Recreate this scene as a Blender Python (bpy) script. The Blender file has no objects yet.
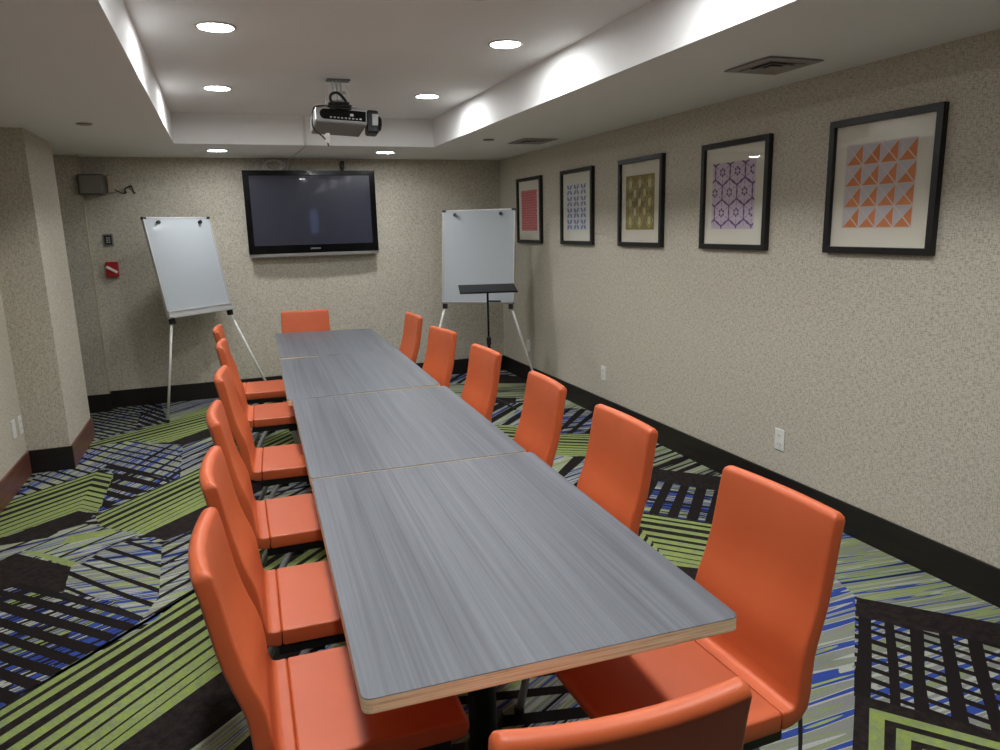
import bpy, bmesh, math, random
from mathutils import Vector, Matrix
random.seed(7)
scn = bpy.context.scene
COL = scn.collection
R = math.radians

# ------------------------------------------------------------------ materials
def lin(r, g, b):
    f = lambda c: (c/255/12.92) if c/255 <= .04045 else ((c/255+.055)/1.055)**2.4
    return (f(r), f(g), f(b), 1)

class NT:
    """small helper round one material's node tree"""
    def __init__(s, name):
        s.m = bpy.data.materials.new(name); s.m.use_nodes = True
        s.t = s.m.node_tree; s.b = s.t.nodes['Principled BSDF']; s.out = s.t.nodes['Material Output']
    def n(s, typ, **kw):
        x = s.t.nodes.new(typ)
        for k, v in kw.items():
            if k.startswith('i_'):
                key = k[2:]; key = int(key) if key.isdigit() else key
                x.inputs[key].default_value = v
            else: setattr(x, k, v)
        return x
    def l(s, a, b): s.t.links.new(a, b)
    def math(s, op, a, b=None, c=None):
        x = s.n('ShaderNodeMath', operation=op)
        for i, v in enumerate((a, b, c)):
            if v is None: continue
            if isinstance(v, (int, float)): x.inputs[i].default_value = v
            else: s.l(v, x.inputs[i])
        return x.outputs[0]
    def mix(s, f, a, b):
        x = s.n('ShaderNodeMix', data_type='RGBA')
        for sock, v in ((x.inputs[0], f), (x.inputs[6], a), (x.inputs[7], b)):
            if isinstance(v, (int, float, tuple)): sock.default_value = v
            else: s.l(v, sock)
        return x.outputs[2]
    def coord(s, scale=(1, 1, 1), rot=(0, 0, 0)):
        tc = s.n('ShaderNodeTexCoord'); mp = s.n('ShaderNodeMapping')
        mp.inputs['Scale'].default_value = scale; mp.inputs['Rotation'].default_value = rot
        s.l(tc.outputs['Object'], mp.inputs[0]); return mp.outputs[0]
    def noise(s, vec, scale, detail=2, rough=.5):
        x = s.n('ShaderNodeTexNoise'); s.l(vec, x.inputs['Vector'])
        x.inputs['Scale'].default_value = scale; x.inputs['Detail'].default_value = detail
        x.inputs['Roughness'].default_value = rough; return x.outputs['Fac']
    def ramp(s, f, stops, interp='LINEAR'):
        x = s.n('ShaderNodeValToRGB'); cr = x.color_ramp; cr.interpolation = interp
        while len(cr.elements) < len(stops): cr.elements.new(.5)
        for e, (p, c) in zip(cr.elements, stops):
            e.position = p; e.color = c if isinstance(c, tuple) else (c, c, c, 1)
        s.l(f, x.inputs[0]); return x.outputs[0]
    def bump(s, h, strength, dist):
        x = s.n('ShaderNodeBump'); x.inputs['Strength'].default_value = strength
        x.inputs['Distance'].default_value = dist; s.l(h, x.inputs['Height']); s.l(x.outputs[0], s.b.inputs['Normal'])
    def set(s, **kw):
        for k, v in kw.items(): s.b.inputs[k.replace('_', ' ')].default_value = v
        return s

def plain(name, col, rough=.5, metal=0, coat=0, spec=.5, vary=.06, scale=30):
    t = NT(name); t.set(Roughness=rough, Metallic=metal)
    t.b.inputs['Coat Weight'].default_value = coat; t.b.inputs['Coat Roughness'].default_value = .04
    t.b.inputs['Specular IOR Level'].default_value = spec
    f = t.noise(t.coord(), scale, 3)
    c2 = tuple(max(0, x*(1-vary)) for x in col[:3])+(1,)
    t.l(t.mix(f, col, c2), t.b.inputs['Base Color']); return t.m

def wallpaper():
    t = NT('woven wallcovering')
    a = t.noise(t.coord((46, 46, 260)), 1, 1, .5)
    b = t.noise(t.coord((260, 260, 46)), 1, 1, .5)
    c = t.noise(t.coord(), 75, 1, .5)
    h = t.math('ADD', t.math('MULTIPLY', a, .5), t.math('MULTIPLY', b, .5))
    m = t.math('MAXIMUM', a, b)
    g = t.math('ADD', t.math('MULTIPLY', t.math('SUBTRACT', .5, h), 3.2), t.math('MULTIPLY', t.math('SUBTRACT', .57, m), 2.0))
    g = t.math('ADD', g, t.math('ADD', t.math('MULTIPLY', t.math('SUBTRACT', c, .5), .28), .5))
    col = t.ramp(g, [(.12, WALL_D), (.42, WALL_M), (.8, WALL_L)])
    t.l(col, t.b.inputs['Base Color']); t.set(Roughness=.62)
    t.b.inputs['Specular IOR Level'].default_value = .3
    t.bump(h, .35, .002); return t.m
WALL_D, WALL_M, WALL_L = lin(166, 159, 142), lin(190, 182, 165), lin(202, 195, 180)

def dark_wood(name, c0, c1, rough):
    t = NT(name)
    f = t.noise(t.coord((2.5, 2.5, 60)), 1, 4, .6)
    t.l(t.ramp(f, [(.3, c0), (.7, c1)]), t.b.inputs['Base Color']); t.set(Roughness=rough); return t.m

def laminate():
    t = NT('grey wood grain laminate')
    a = t.noise(t.coord((150, 1.3, 1)), 1, 4, .6)
    b = t.noise(t.coord((24, .5, 1)), 1, 3, .5)
    f = t.math('ADD', t.math('MULTIPLY', a, .65), t.math('MULTIPLY', b, .45))
    t.l(t.ramp(f, [(.36, lin(69, 70, 75)), (.53, lin(84, 86, 91)), (.72, lin(99, 101, 106))]), t.b.inputs['Base Color'])
    t.set(Roughness=.44); t.b.inputs['Specular IOR Level'].default_value = .42
    t.bump(a, .05, .001); return t.m

def plywood():
    t = NT('plywood edge')
    f = t.noise(t.coord((3, 3, 420)), 1, 2, .5)
    g = t.noise(t.coord((10, 10, 150)), 1, 2, .5)
    t.l(t.ramp(t.math('ADD', t.math('MULTIPLY', f, .6), t.math('MULTIPLY', g, .4)), [(.33, lin(190, 155, 112)), (.48, lin(228, 203, 163)), (.65, lin(242, 224, 190))]), t.b.inputs['Base Color'])
    t.set(Roughness=.55); return t.m

def leather():
    t = NT('orange leatherette')
    v = t.coord()
    f = t.noise(v, 5, 3)
    t.l(t.ramp(f, [(.3, lin(184, 84, 44)), (.7, lin(192, 92, 51))]), t.b.inputs['Base Color'])
    t.set(Roughness=.46); t.b.inputs['Specular IOR Level'].default_value = .45
    g = t.noise(v, 420, 2); t.bump(g, .08, .0006); return t.m

# carpet yarns
DARK, DARK2 = lin(37, 31, 30), lin(53, 46, 43)
GREEN, GREEN2 = lin(164, 182, 94), lin(150, 162, 118)
BLUE, GREY, PALE, OLIVE = lin(60, 84, 166), lin(150, 150, 148), lin(190, 192, 180), lin(166, 180, 116)
def pile(t, col):
    v = t.coord()
    f = t.noise(v, 260, 3, .7)
    m = t.mix(t.math('MULTIPLY', t.math('SUBTRACT', f, .38), 1.6), (.55, .55, .55, 1), (1.15, 1.15, 1.15, 1))
    x = t.n('ShaderNodeMix', data_type='RGBA', blend_type='MULTIPLY'); x.inputs[0].default_value = 1
    t.l(col, x.inputs[6]); t.l(m, x.inputs[7]); t.l(x.outputs[2], t.b.inputs['Base Color'])
    t.set(Roughness=.95); t.b.inputs['Specular IOR Level'].default_value = .1
    t.bump(f, .6, .004); return t.m
def yarn(name, c0, c1, scale=(1, 1, 1)):
    t = NT(name); f = t.noise(t.coord(scale), 30, 4, .65)
    return pile(t, t.ramp(f, [(.38, c0), (.62, c1)]))
PAL = {
 'light': [(0, DARK), (.36, BLUE), (.415, GREY), (.46, OLIVE), (.5, PALE), (.535, GREY), (.575, BLUE), (.61, PALE), (.65, DARK)],
 'dark':  [(0, DARK), (.39, BLUE), (.435, DARK), (.465, PALE), (.5, GREY), (.53, BLUE), (.56, DARK), (.58, OLIVE), (.62, DARK)],
 'green': [(0, DARK), (.39, GREY), (.43, GREEN2), (.48, PALE), (.52, OLIVE), (.56, GREY), (.6, DARK), (.63, OLIVE), (.7, GREY)],
 'green2':[(0, DARK), (.36, BLUE), (.42, OLIVE), (.47, GREY), (.5, GREEN2), (.54, PALE), (.57, OLIVE), (.61, BLUE), (.65, GREY)],
 'blue':  [(0, DARK), (.35, BLUE), (.43, PALE), (.46, GREY), (.5, GREEN2), (.525, GREY), (.55, PALE), (.575, BLUE), (.63, OLIVE), (.66, GREY)],
}
def weave(name, ang, bars, pal, sv=17):
    t = NT('carpet '+name.replace('_', ' '))
    def rot(a): return t.coord((1, 1, 1), (0, 0, -a))
    def stretched(a, su, sv, det=1):
        m = t.n('ShaderNodeMapping'); m.inputs['Scale'].default_value = (su, sv, 1); t.l(rot(a), m.inputs[0])
        return t.noise(m.outputs[0], 1, det, .55)
    a = stretched(ang, .35, sv, 1)
    b = stretched(ang, 2.2, sv*3.1, 0)
    f = t.math('ADD', t.math('MULTIPLY', a, .76), t.math('MULTIPLY', b, .24))
    col = t.ramp(f, PAL[pal], 'CONSTANT')
    for a2, period, duty in bars:
        sx = t.n('ShaderNodeSeparateXYZ'); t.l(rot(a2), sx.inputs[0])
        w = stretched(a2, 1.0, 7, 1)
        v = t.math('ADD', t.math('DIVIDE', sx.outputs[1], period), t.math('MULTIPLY', w, .7))
        saw = t.math('FRACT', v)
        gap = stretched(ang+.2, .9, 6, 0)               # bars break off here and there
        on = t.math('LESS_THAN', saw, duty)
        if duty < .25: on = t.math('MULTIPLY', on, t.math('LESS_THAN', gap, .58))
        col = t.mix(on, col, DARK)
    return pile(t, col)

M = {}
M['wall'] = wallpaper()
M['ceiling'] = plain('matt ceiling paint', lin(236, 235, 233), .8, spec=.2, vary=.03, scale=3)
M['base_dark'] = dark_wood('espresso baseboard', lin(17, 13, 12), lin(31, 24, 21), .42)
M['base_red'] = dark_wood('reddish brown baseboard', lin(86, 50, 40), lin(116, 74, 60), .34)  # redder and lighter tone for the left wall and pillar side pieces
M['laminate'] = laminate(); M['ply'] = plywood(); M['leather'] = leather()
M['black_metal'] = plain('black powder coat', lin(15, 15, 16), .5, spec=.35)
M['black_plastic'] = plain('black plastic', lin(20, 20, 21), .4)
M['gloss_black'] = plain('gloss black plastic', lin(6, 6, 7), .16, coat=.15, spec=.3)
M['screen'] = plain('dark screen glass', lin(40, 40, 56), .3, coat=.6, vary=.02)
M['grey_metal'] = plain('grey tube metal', lin(158, 163, 165), .4, .4)
M['steel'] = plain('brushed steel', lin(200, 200, 198), .4, .5)
M['silver'] = plain('silver plastic', lin(186, 186, 184), .35, .35)
M['grey_plastic'] = plain('grey plastic', lin(120, 118, 114), .5)
M['grey_plastic_dark'] = plain('dark grey plastic', lin(84, 80, 75), .55)
M['white_board'] = plain('whiteboard enamel', lin(166, 171, 175), .42, coat=.06, vary=.02)
M['white_paint'] = plain('white painted tube', lin(214, 214, 210), .4)
M['white_plastic'] = plain('white plastic', lin(226, 224, 218), .4)
M['cream'] = plain('cream plastic', lin(186, 174, 148), .5)
M['red'] = plain('red enamel', lin(172, 26, 34), .35)
M['frame'] = plain('black picture frame', lin(17, 16, 16), .33)
M['mat'] = plain('off white mat board', lin(219, 214, 198), .85, vary=.03)
M['vent'] = plain('grey vent metal', lin(150, 143, 138), .55)
M['vent_dark'] = plain('dark vent grey', lin(66, 60, 58), .7)  # dark grey of the vent backing and the sprinkler rims
M['dark_cloth'] = plain('dark grille cloth', lin(136, 130, 122), .9, vary=.3, scale=160)
M['trim_white'] = plain('white lamp trim', lin(215, 213, 210), .5)
for k, c in dict(orange=(212, 130, 80), lilacgrey=(196, 192, 196), line=(214, 200, 190), lilac=(205, 188, 206), purple=(102, 66, 118),
                 olive=(146, 132, 72), straw=(204, 194, 146), blueink=(108, 116, 152), paleblue=(206, 208, 214), rose=(196, 74, 84), pinkline=(232, 156, 156)).items():
    M['ink_'+k] = plain('print ink '+k, lin(*c), .8, vary=.08, scale=60)
def glass():
    t = NT('picture glass'); lw = t.n('ShaderNodeLayerWeight', i_Blend=.5)
    fr = t.math('ADD', t.math('MULTIPLY', t.math('POWER', lw.outputs['Facing'], 4.0), .7), .022)
    tr = t.n('ShaderNodeBsdfTransparent'); gl = t.n('ShaderNodeBsdfGlossy', i_Roughness=.02); mx = t.n('ShaderNodeMixShader')
    t.l(fr, mx.inputs[0]); t.l(tr.outputs[0], mx.inputs[1]); t.l(gl.outputs[0], mx.inputs[2]); t.l(mx.outputs[0], t.out.inputs[0])
    return t.m
M['glass'] = glass()
def lamp(k=1.0):
    t = NT('lit lamp lens'); t.b.inputs['Emission Color'].default_value = (.955, .985, 1, 1)
    t.b.inputs['Emission Strength'].default_value = LAMP*k; t.set(Base_Color=(.9, .9, .9, 1)); return t.m
LAMP = 150.0
M['lamp'] = lamp(); M['lamp_soft'] = lamp(.62)
M['dark'] = yarn('dark carpet yarn', DARK, DARK2)
M['green'] = yarn('green carpet yarn', GREEN, GREEN2, (1, 1, 1))

# ------------------------------------------------------------------ mesh helpers
def BM(): return bmesh.new()
def box(bm, x0, x1, y0, y1, z0, z1, mat=None, mi=0):
    vs = [bm.verts.new(p) for p in ((x0,y0,z0),(x1,y0,z0),(x1,y1,z0),(x0,y1,z0),(x0,y0,z1),(x1,y0,z1),(x1,y1,z1),(x0,y1,z1))]
    for f in ((3,2,1,0),(4,5,6,7),(0,1,5,4),(1,2,6,5),(2,3,7,6),(3,0,4,7)):
        bm.faces.new([vs[i] for i in f]).material_index = mi
    if mat is not None: bmesh.ops.transform(bm, matrix=mat, verts=vs)
    return vs
def cbox(bm, c, s, mat=None, mi=0):
    return box(bm, c[0]-s[0]/2, c[0]+s[0]/2, c[1]-s[1]/2, c[1]+s[1]/2, c[2]-s[2]/2, c[2]+s[2]/2, mat, mi)
def loft(bm, rings, cap=True, mi=0):
    vr = [[bm.verts.new(p) for p in r] for r in rings]
    n = len(vr[0])
    for a, b in zip(vr, vr[1:]):
        for i in range(n):
            f = bm.faces.new((a[i], a[(i+1) % n], b[(i+1) % n], b[i])); f.material_index = mi
    if cap:
        bm.faces.new(list(reversed(vr[0]))).material_index = mi; bm.faces.new(vr[-1]).material_index = mi
def tube(bm, pts, r, seg=10, rounded=False):
    pts = [Vector(p) for p in pts]; rings = []
    up = None
    for i, p in enumerate(pts):
        d = (pts[min(i+1, len(pts)-1)]-pts[max(i-1, 0)]).normalized()
        if up is None:
            up = Vector((0, 0, 1)) if abs(d.z) < .9 else Vector((1, 0, 0))
        a = d.cross(up).normalized(); b = a.cross(d).normalized(); up = b
        rr = r[i] if isinstance(r, (list, tuple)) else r
        rings.append([p+a*math.cos(t)*rr+b*math.sin(t)*rr for t in [2*math.pi*k/seg for k in range(seg)]])
    loft(bm, rings)
def smooth_path(pts, n=6):
    P = [Vector(p) for p in pts]; out = []
    for i in range(len(P)-1):
        p0, p1, p2, p3 = P[max(i-1, 0)], P[i], P[i+1], P[min(i+2, len(P)-1)]
        for k in range(n):
            t = k/n
            out.append(.5*((2*p1)+(p2-p0)*t+(2*p0-5*p1+4*p2-p3)*t*t+(3*p1-p0-3*p2+p3)*t**3))
    out.append(P[-1]); return out
def lathe(bm, prof, c=(0, 0, 0), seg=28, mat=None, mi=0):
    rings = [[Vector((c[0]+r*math.cos(2*math.pi*k/seg), c[1]+r*math.sin(2*math.pi*k/seg), c[2]+z)) for k in range(seg)] for r, z in prof]
    if mat is not None: rings = [[mat @ p for p in r] for r in rings]
    loft(bm, rings, mi=mi)
def obj(name, bm, mat, parent=None, smooth=False, bevel=0, sub=0, seg=2, wn=False):
    bmesh.ops.recalc_face_normals(bm, faces=bm.faces)
    me = bpy.data.meshes.new(name); bm.to_mesh(me); bm.free()
    for m in (mat if isinstance(mat, (list, tuple)) else [mat]): me.materials.append(m)
    if smooth:
        for p in me.polygons: p.use_smooth = True
    o = bpy.data.objects.new(name, me); COL.objects.link(o)
    if bevel:
        b = o.modifiers.new('bevel', 'BEVEL'); b.width = bevel; b.segments = seg; b.limit_method = 'ANGLE'; b.angle_limit = R(40)
    if wn:
        q = o.modifiers.new('normals', 'WEIGHTED_NORMAL'); q.keep_sharp = True; q.weight = 80
    if sub:
        s = o.modifiers.new('sub', 'SUBSURF'); s.levels = s.render_levels = sub
    if parent: o.parent = parent
    return o
def tag(o, label, cat, group=None):
    o['label'] = label; o['category'] = cat
    if group: o['group'] = group
    return o
def thing(name, label, cat, loc=(0, 0, 0), rz=0, group=None):
    o = bpy.data.objects.new(name, None); COL.objects.link(o); o.empty_display_size = .1
    o.location = loc; o.rotation_euler = (0, 0, rz)
    return tag(o, label, cat, group)
def struct(name, bm, mat, **kw):
    o = obj(name, bm, mat, **kw); o['kind'] = 'structure'; return o
def dup(root, loc, rz, label):
    r = root.copy(); COL.objects.link(r); r.location = loc; r.rotation_euler = (0, 0, rz); r['label'] = label
    for ch in list(root.children):
        c = ch.copy(); COL.objects.link(c); c.parent = r
        for g in list(ch.children):
            d = g.copy(); COL.objects.link(d); d.parent = c
    return r
# ------------------------------------------------------------------ carpet layout in metres on the floor: weave settings, then patches from bottom to top
WEAVES = {
    'weave_a': (0.562, [(-0.888, 0.06, 0.5)], 'light', 17),
    'weave_b': (1.176, [(-1.065, 0.07, 0.62)], 'dark', 17),
    'weave_c': (0.753, [], 'light', 17),
    'weave_d': (1.126, [(-0.881, 0.085, 0.3)], 'light', 17),
    'weave_e': (0.844, [(0.943, 0.085, 0.3)], 'light', 17),
    'weave_f': (0.994, [(-0.886, 0.11, 0.6)], 'dark', 17),
    'weave_g': (0.313, [(0.752, 0.12, 0.15)], 'light', 17),
    'weave_h': (-0.116, [(-0.887, 0.085, 0.3)], 'light', 17),
    'weave_i': (0.202, [(0.805, 0.085, 0.3)], 'light', 17),
    'weave_j': (0.467, [(-0.78, 0.078, 0.6)], 'dark', 11),
    'weave_k': (0.751, [(0.756, 0.2, 0.5)], 'light', 17),
    'weave_l': (0.851, [(0.951, 0.12, 0.4)], 'light', 17),
    'weave_m': (-0.265, [], 'green', 17),
    'weave_n': (0.77, [(0.764, 0.16, 0.45)], 'light', 17),
    'weave_o': (0.565, [], 'green', 17),
    'weave_p': (-0.069, [(0.794, 0.12, 0.45)], 'dark', 17),
    'weave_q': (0.345, [(0.777, 0.17, 0.45)], 'light', 17),
    'weave_r': (0.341, [(0.335, 0.14, 0.25)], 'green', 17),
    'weave_s': (-0.802, [(0.812, 0.1, 0.55)], 'dark', 17),
    'weave_t': (-0.138, [], 'green2', 20),
    'weave_u': (0.005, [(-2.382, 0.16, 0.07)], 'blue', 12),
    'weave_v': (0.013, [(-2.399, 0.092, 0.45), (-1.063, 0.062, 0.42)], 'blue', 13),
}
CARPET = [
    ('weave_a', [(-1.089, 6.13), (-0.801, 6.394), (-0.844, 7.445), (-1.114, 7.364), (-1.236, 7.027)]),
    ('weave_b', [(-0.801, 6.394), (-0.554, 6.513), (-0.662, 7.444), (-0.844, 7.445)]),
    ('weave_c', [(-0.57, 6.52), (-0.245, 6.975), (0.566, 7.056), (0.612, 7.534), (-0.122, 7.549), (-0.695, 7.415)]),
    ('green', [(-1.051, 5.916), (-0.807, 6.025), (-0.521, 5.846), (-0.204, 6.172), (0.553, 6.924), (0.682, 8.256), (-0.245, 6.975), (-0.57, 6.52), (-1.126, 6.062)]),
    ('dark', [(0.588, 7.286), (0.591, 7.312), (-0.687, 6.423), (-0.877, 6.267)]),
    ('dark', [(-1.122, 6.055), (-1.112, 6.034), (0.581, 7.211), (0.584, 7.241)]),
    ('dark', [(-1.095, 6.001), (-1.075, 5.963), (0.571, 7.107), (0.576, 7.163)]),
    ('dark', [(-1.056, 5.927), (-1.051, 5.916), (-0.9, 5.984), (0.56, 6.999), (0.565, 7.055)]),
    ('dark', [(-0.785, 6.011), (-0.759, 5.995), (0.495, 6.867), (0.553, 6.924), (0.555, 6.943)]),
    ('dark', [(-0.719, 5.97), (-0.701, 5.959), (0.24, 6.613), (0.321, 6.694)]),
    ('dark', [(-0.659, 5.932), (-0.645, 5.923), (-0.009, 6.366), (0.054, 6.428)]),
    ('dark', [(-0.601, 5.896), (-0.592, 5.89), (-0.237, 6.137), (-0.204, 6.172), (-0.202, 6.174)]),
    ('dark', [(-0.556, 5.868), (-0.55, 5.864), (-0.405, 5.965), (-0.38, 5.991)]),
    ('dark', [(-0.597, 5.839), (-0.41, 5.723), (-0.187, 5.908), (0.524, 6.634), (0.574, 7.147), (-0.204, 6.188), (-0.517, 5.844)]),
    ('weave_d', [(-0.923, 5.325), (-0.909, 5.398), (-0.83, 5.408), (-0.456, 4.864), (-0.399, 4.921), (-0.416, 5.698), (-0.583, 5.832), (-0.807, 6.025), (-1.059, 5.974), (-1.107, 5.467), (-1.305, 5.446), (-1.317, 4.933)]),
    ('weave_e', [(-0.399, 4.921), (-0.282, 5.062), (-0.234, 5.177), (0.455, 5.92), (0.536, 6.755), (-0.187, 5.908), (-0.416, 5.698)]),
    ('weave_f', [(-0.817, 5.199), (-0.806, 4.513), (-0.451, 4.882), (-0.83, 5.408), (-0.909, 5.398)]),
    ('green', [(-1.454, 4.1), (-1.246, 4.289), (-0.922, 4.548), (-0.934, 5.319), (-1.32, 4.945), (-1.599, 4.588)]),
    ('dark', [(-0.934, 5.292), (-0.934, 5.319), (-1.32, 4.945), (-1.409, 4.832)]),
    ('dark', [(-1.595, 4.573), (-0.932, 5.215), (-0.933, 5.246), (-1.561, 4.637), (-1.599, 4.588)]),
    ('dark', [(-1.583, 4.534), (-1.57, 4.488), (-0.931, 5.107), (-0.932, 5.165)]),
    ('dark', [(-1.557, 4.446), (-1.543, 4.4), (-0.929, 4.995), (-0.93, 5.053)]),
    ('dark', [(-1.53, 4.355), (-1.521, 4.324), (-0.927, 4.899), (-0.928, 4.937)]),
    ('dark', [(-1.507, 4.279), (-1.501, 4.257), (-0.926, 4.814), (-0.926, 4.841)]),
    ('dark', [(-1.486, 4.209), (-1.482, 4.192), (-0.925, 4.732), (-0.925, 4.753)]),
    ('dark', [(-1.467, 4.142), (-1.463, 4.132), (-0.923, 4.655), (-0.924, 4.668)]),
    ('dark', [(-1.243, 4.292), (-1.188, 4.336), (-0.922, 4.593), (-0.922, 4.602)]),
    ('green', [(-0.922, 4.548), (-0.812, 4.466), (-0.818, 5.19), (-0.934, 5.319)]),
    ('dark', [(-0.934, 5.292), (-0.818, 5.164), (-0.818, 5.19), (-0.934, 5.319)]),
    ('dark', [(-0.933, 5.246), (-0.932, 5.215), (-0.817, 5.087), (-0.818, 5.118)]),
    ('dark', [(-0.932, 5.165), (-0.931, 5.107), (-0.816, 4.98), (-0.817, 5.038)]),
    ('dark', [(-0.93, 5.053), (-0.929, 4.995), (-0.815, 4.869), (-0.816, 4.927)]),
    ('dark', [(-0.928, 4.937), (-0.927, 4.899), (-0.814, 4.774), (-0.815, 4.812)]),
    ('dark', [(-0.926, 4.841), (-0.926, 4.814), (-0.814, 4.69), (-0.814, 4.717)]),
    ('dark', [(-0.925, 4.753), (-0.925, 4.732), (-0.813, 4.608), (-0.813, 4.629)]),
    ('dark', [(-0.924, 4.668), (-0.923, 4.655), (-0.812, 4.532), (-0.812, 4.545)]),
    ('dark', [(-0.922, 4.602), (-0.922, 4.593), (-0.812, 4.471), (-0.812, 4.48)]),
    ('green', [(-0.767, 4.232), (-0.614, 4.078), (-0.529, 4.02), (-0.21, 4.349), (0.637, 5.484), (0.761, 6.394), (-0.28, 5.067), (-0.819, 4.428)]),
    ('dark', [(-0.819, 4.426), (-0.813, 4.406), (0.742, 6.258), (0.747, 6.289), (-0.28, 5.067), (-0.28, 5.067), (-0.28, 5.067)]),
    ('dark', [(-0.804, 4.372), (-0.798, 4.349), (0.73, 6.168), (0.735, 6.204)]),
    ('dark', [(-0.789, 4.312), (-0.777, 4.269), (0.713, 6.043), (0.722, 6.11)]),
    ('dark', [(-0.766, 4.23), (-0.74, 4.204), (0.695, 5.913), (0.705, 5.98)]),
    ('dark', [(-0.714, 4.179), (-0.697, 4.162), (0.68, 5.801), (0.686, 5.846)]),
    ('dark', [(-0.671, 4.136), (-0.659, 4.124), (0.667, 5.703), (0.671, 5.734)]),
    ('dark', [(-0.632, 4.096), (-0.623, 4.087), (0.654, 5.607), (0.657, 5.631)]),
    ('dark', [(-0.591, 4.062), (-0.585, 4.058), (0.641, 5.517), (0.643, 5.532)]),
    ('dark', [(-0.557, 4.039), (-0.553, 4.036), (0.421, 5.195), (0.482, 5.276)]),
    ('dark', [(-1.446, 4.073), (-1.217, 4.17), (-1.004, 4.182), (-0.963, 4.262), (-0.857, 4.316), (-0.823, 4.456), (-0.922, 4.548), (-1.242, 4.274), (-1.45, 4.087)]),
    ('dark', [(-0.421, 3.884), (-0.285, 3.981), (-0.237, 4.069), (0.57, 4.996), (0.636, 5.478), (-0.21, 4.348), (-0.529, 4.019)]),
    ('weave_g', [(-1.36, 3.782), (-1.115, 4.029), (-0.824, 3.741), (-0.773, 3.766), (-0.718, 3.874), (-0.562, 3.986), (-0.521, 4.009), (-0.767, 4.232), (-0.852, 4.314), (-0.954, 4.265), (-1.004, 4.182), (-1.217, 4.17), (-1.434, 4.033)]),
    ('green', [(-0.824, 3.741), (-0.8, 3.778), (-1.014, 4.005), (-1.115, 4.068)]),
    ('green', [(-0.926, 4.055), (-0.701, 4.089), (-0.663, 4.171), (-0.899, 4.163)]),
    ('weave_h', [(-0.806, 3.472), (-0.6, 3.288), (-0.531, 3.16), (-0.46, 3.053), (-0.404, 3.25), (-0.432, 3.836), (-0.562, 3.993), (-0.718, 3.874), (-0.773, 3.766), (-0.824, 3.743)]),
    ('weave_i', [(-0.404, 3.25), (-0.46, 3.053), (-0.234, 3.274), (0.433, 3.987), (0.58, 5.067), (-0.101, 4.228), (-0.285, 3.981), (-0.432, 3.836)]),
    ('weave_j', [(-0.976, 2.493), (-0.813, 2.668), (-0.46, 3.053), (-0.588, 3.283), (-0.806, 3.472), (-0.824, 3.741), (-1.115, 4.029), (-1.342, 3.724)]),
    ('dark', [(-1.263, 3.457), (-1.015, 3.653), (-0.839, 3.482), (-0.81, 3.474), (-0.823, 3.74), (-1.115, 4.029), (-1.342, 3.724)]),
    ('dark', [(-0.46, 3.053), (-0.465, 3.097), (-0.806, 3.472), (-0.824, 3.441)]),
    ('green', [(-0.772, 1.95), (-0.643, 2.07), (-0.456, 2.258), (-0.108, 2.59), (0.515, 3.482), (0.674, 4.386), (-0.235, 3.276), (-0.451, 2.984), (-0.813, 2.669), (-0.93, 2.518)]),
    ('dark', [(0.634, 4.16), (0.64, 4.194), (-0.235, 3.276), (-0.235, 3.276), (-0.327, 3.152), (-0.659, 2.803), (-0.813, 2.669), (-0.926, 2.524)]),
    ('dark', [(-0.92, 2.482), (-0.913, 2.458), (0.617, 4.063), (0.624, 4.102)]),
    ('dark', [(-0.902, 2.418), (-0.89, 2.373), (0.593, 3.928), (0.606, 4.001)]),
    ('dark', [(-0.878, 2.33), (-0.865, 2.285), (0.569, 3.789), (0.582, 3.861)]),
    ('dark', [(-0.852, 2.239), (-0.844, 2.209), (0.548, 3.668), (0.556, 3.716)]),
    ('dark', [(-0.831, 2.163), (-0.825, 2.142), (0.529, 3.562), (0.535, 3.596)]),
    ('dark', [(-0.812, 2.093), (-0.807, 2.077), (0.465, 3.411), (0.515, 3.482), (0.515, 3.485)]),
    ('dark', [(-0.793, 2.026), (-0.79, 2.016), (0.26, 3.117), (0.295, 3.167)]),
    ('dark', [(-0.779, 1.974), (-0.777, 1.967), (0.096, 2.882), (0.12, 2.918)]),
    ('dark', [(-0.415, 2.023), (-0.259, 2.176), (-0.067, 2.355), (0.439, 3.052), (0.513, 3.47), (-0.108, 2.59), (-0.456, 2.258), (-0.643, 2.07)]),
    ('weave_k', [(-0.003, 1.743), (0.529, 2.646), (0.437, 3.043), (-0.067, 2.355), (-0.259, 2.176), (-0.415, 2.023)]),
    ('dark', [(2.445, 6.643), (2.696, 6.54), (2.77, 6.08), (3.066, 6.482), (2.621, 7.082)]),
    ('weave_l', [(1.928, 6.91), (2.445, 6.643), (2.621, 7.082), (2.101, 7.508)]),
    ('weave_m', [(1.757, 6.318), (2.702, 5.8), (2.928, 6.192), (2.696, 6.54), (1.928, 6.91)]),
    ('dark', [(1.7, 6.119), (2.31, 5.806), (2.394, 6.007), (1.757, 6.318)]),
    ('weave_n', [(1.497, 5.415), (2.019, 5.145), (2.548, 5.431), (2.718, 5.749), (2.312, 5.805), (1.698, 6.112)]),
    ('green', [(0.998, 4.673), (1.987, 4.211), (2.335, 4.944), (2.014, 5.131), (1.199, 5.542)]),
    ('dark', [(2.277, 4.822), (2.286, 4.841), (1.78, 5.25), (1.691, 5.294)]),
    ('dark', [(2.251, 4.766), (2.261, 4.788), (1.538, 5.371), (1.436, 5.423)]),
    ('dark', [(1.192, 5.512), (2.214, 4.688), (2.233, 4.73), (1.271, 5.506), (1.199, 5.542)]),
    ('dark', [(1.182, 5.466), (1.171, 5.418), (2.175, 4.607), (2.195, 4.649)]),
    ('dark', [(1.159, 5.369), (1.152, 5.337), (2.142, 4.538), (2.155, 4.566)]),
    ('dark', [(1.141, 5.288), (1.135, 5.265), (2.113, 4.477), (2.122, 4.496)]),
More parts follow.
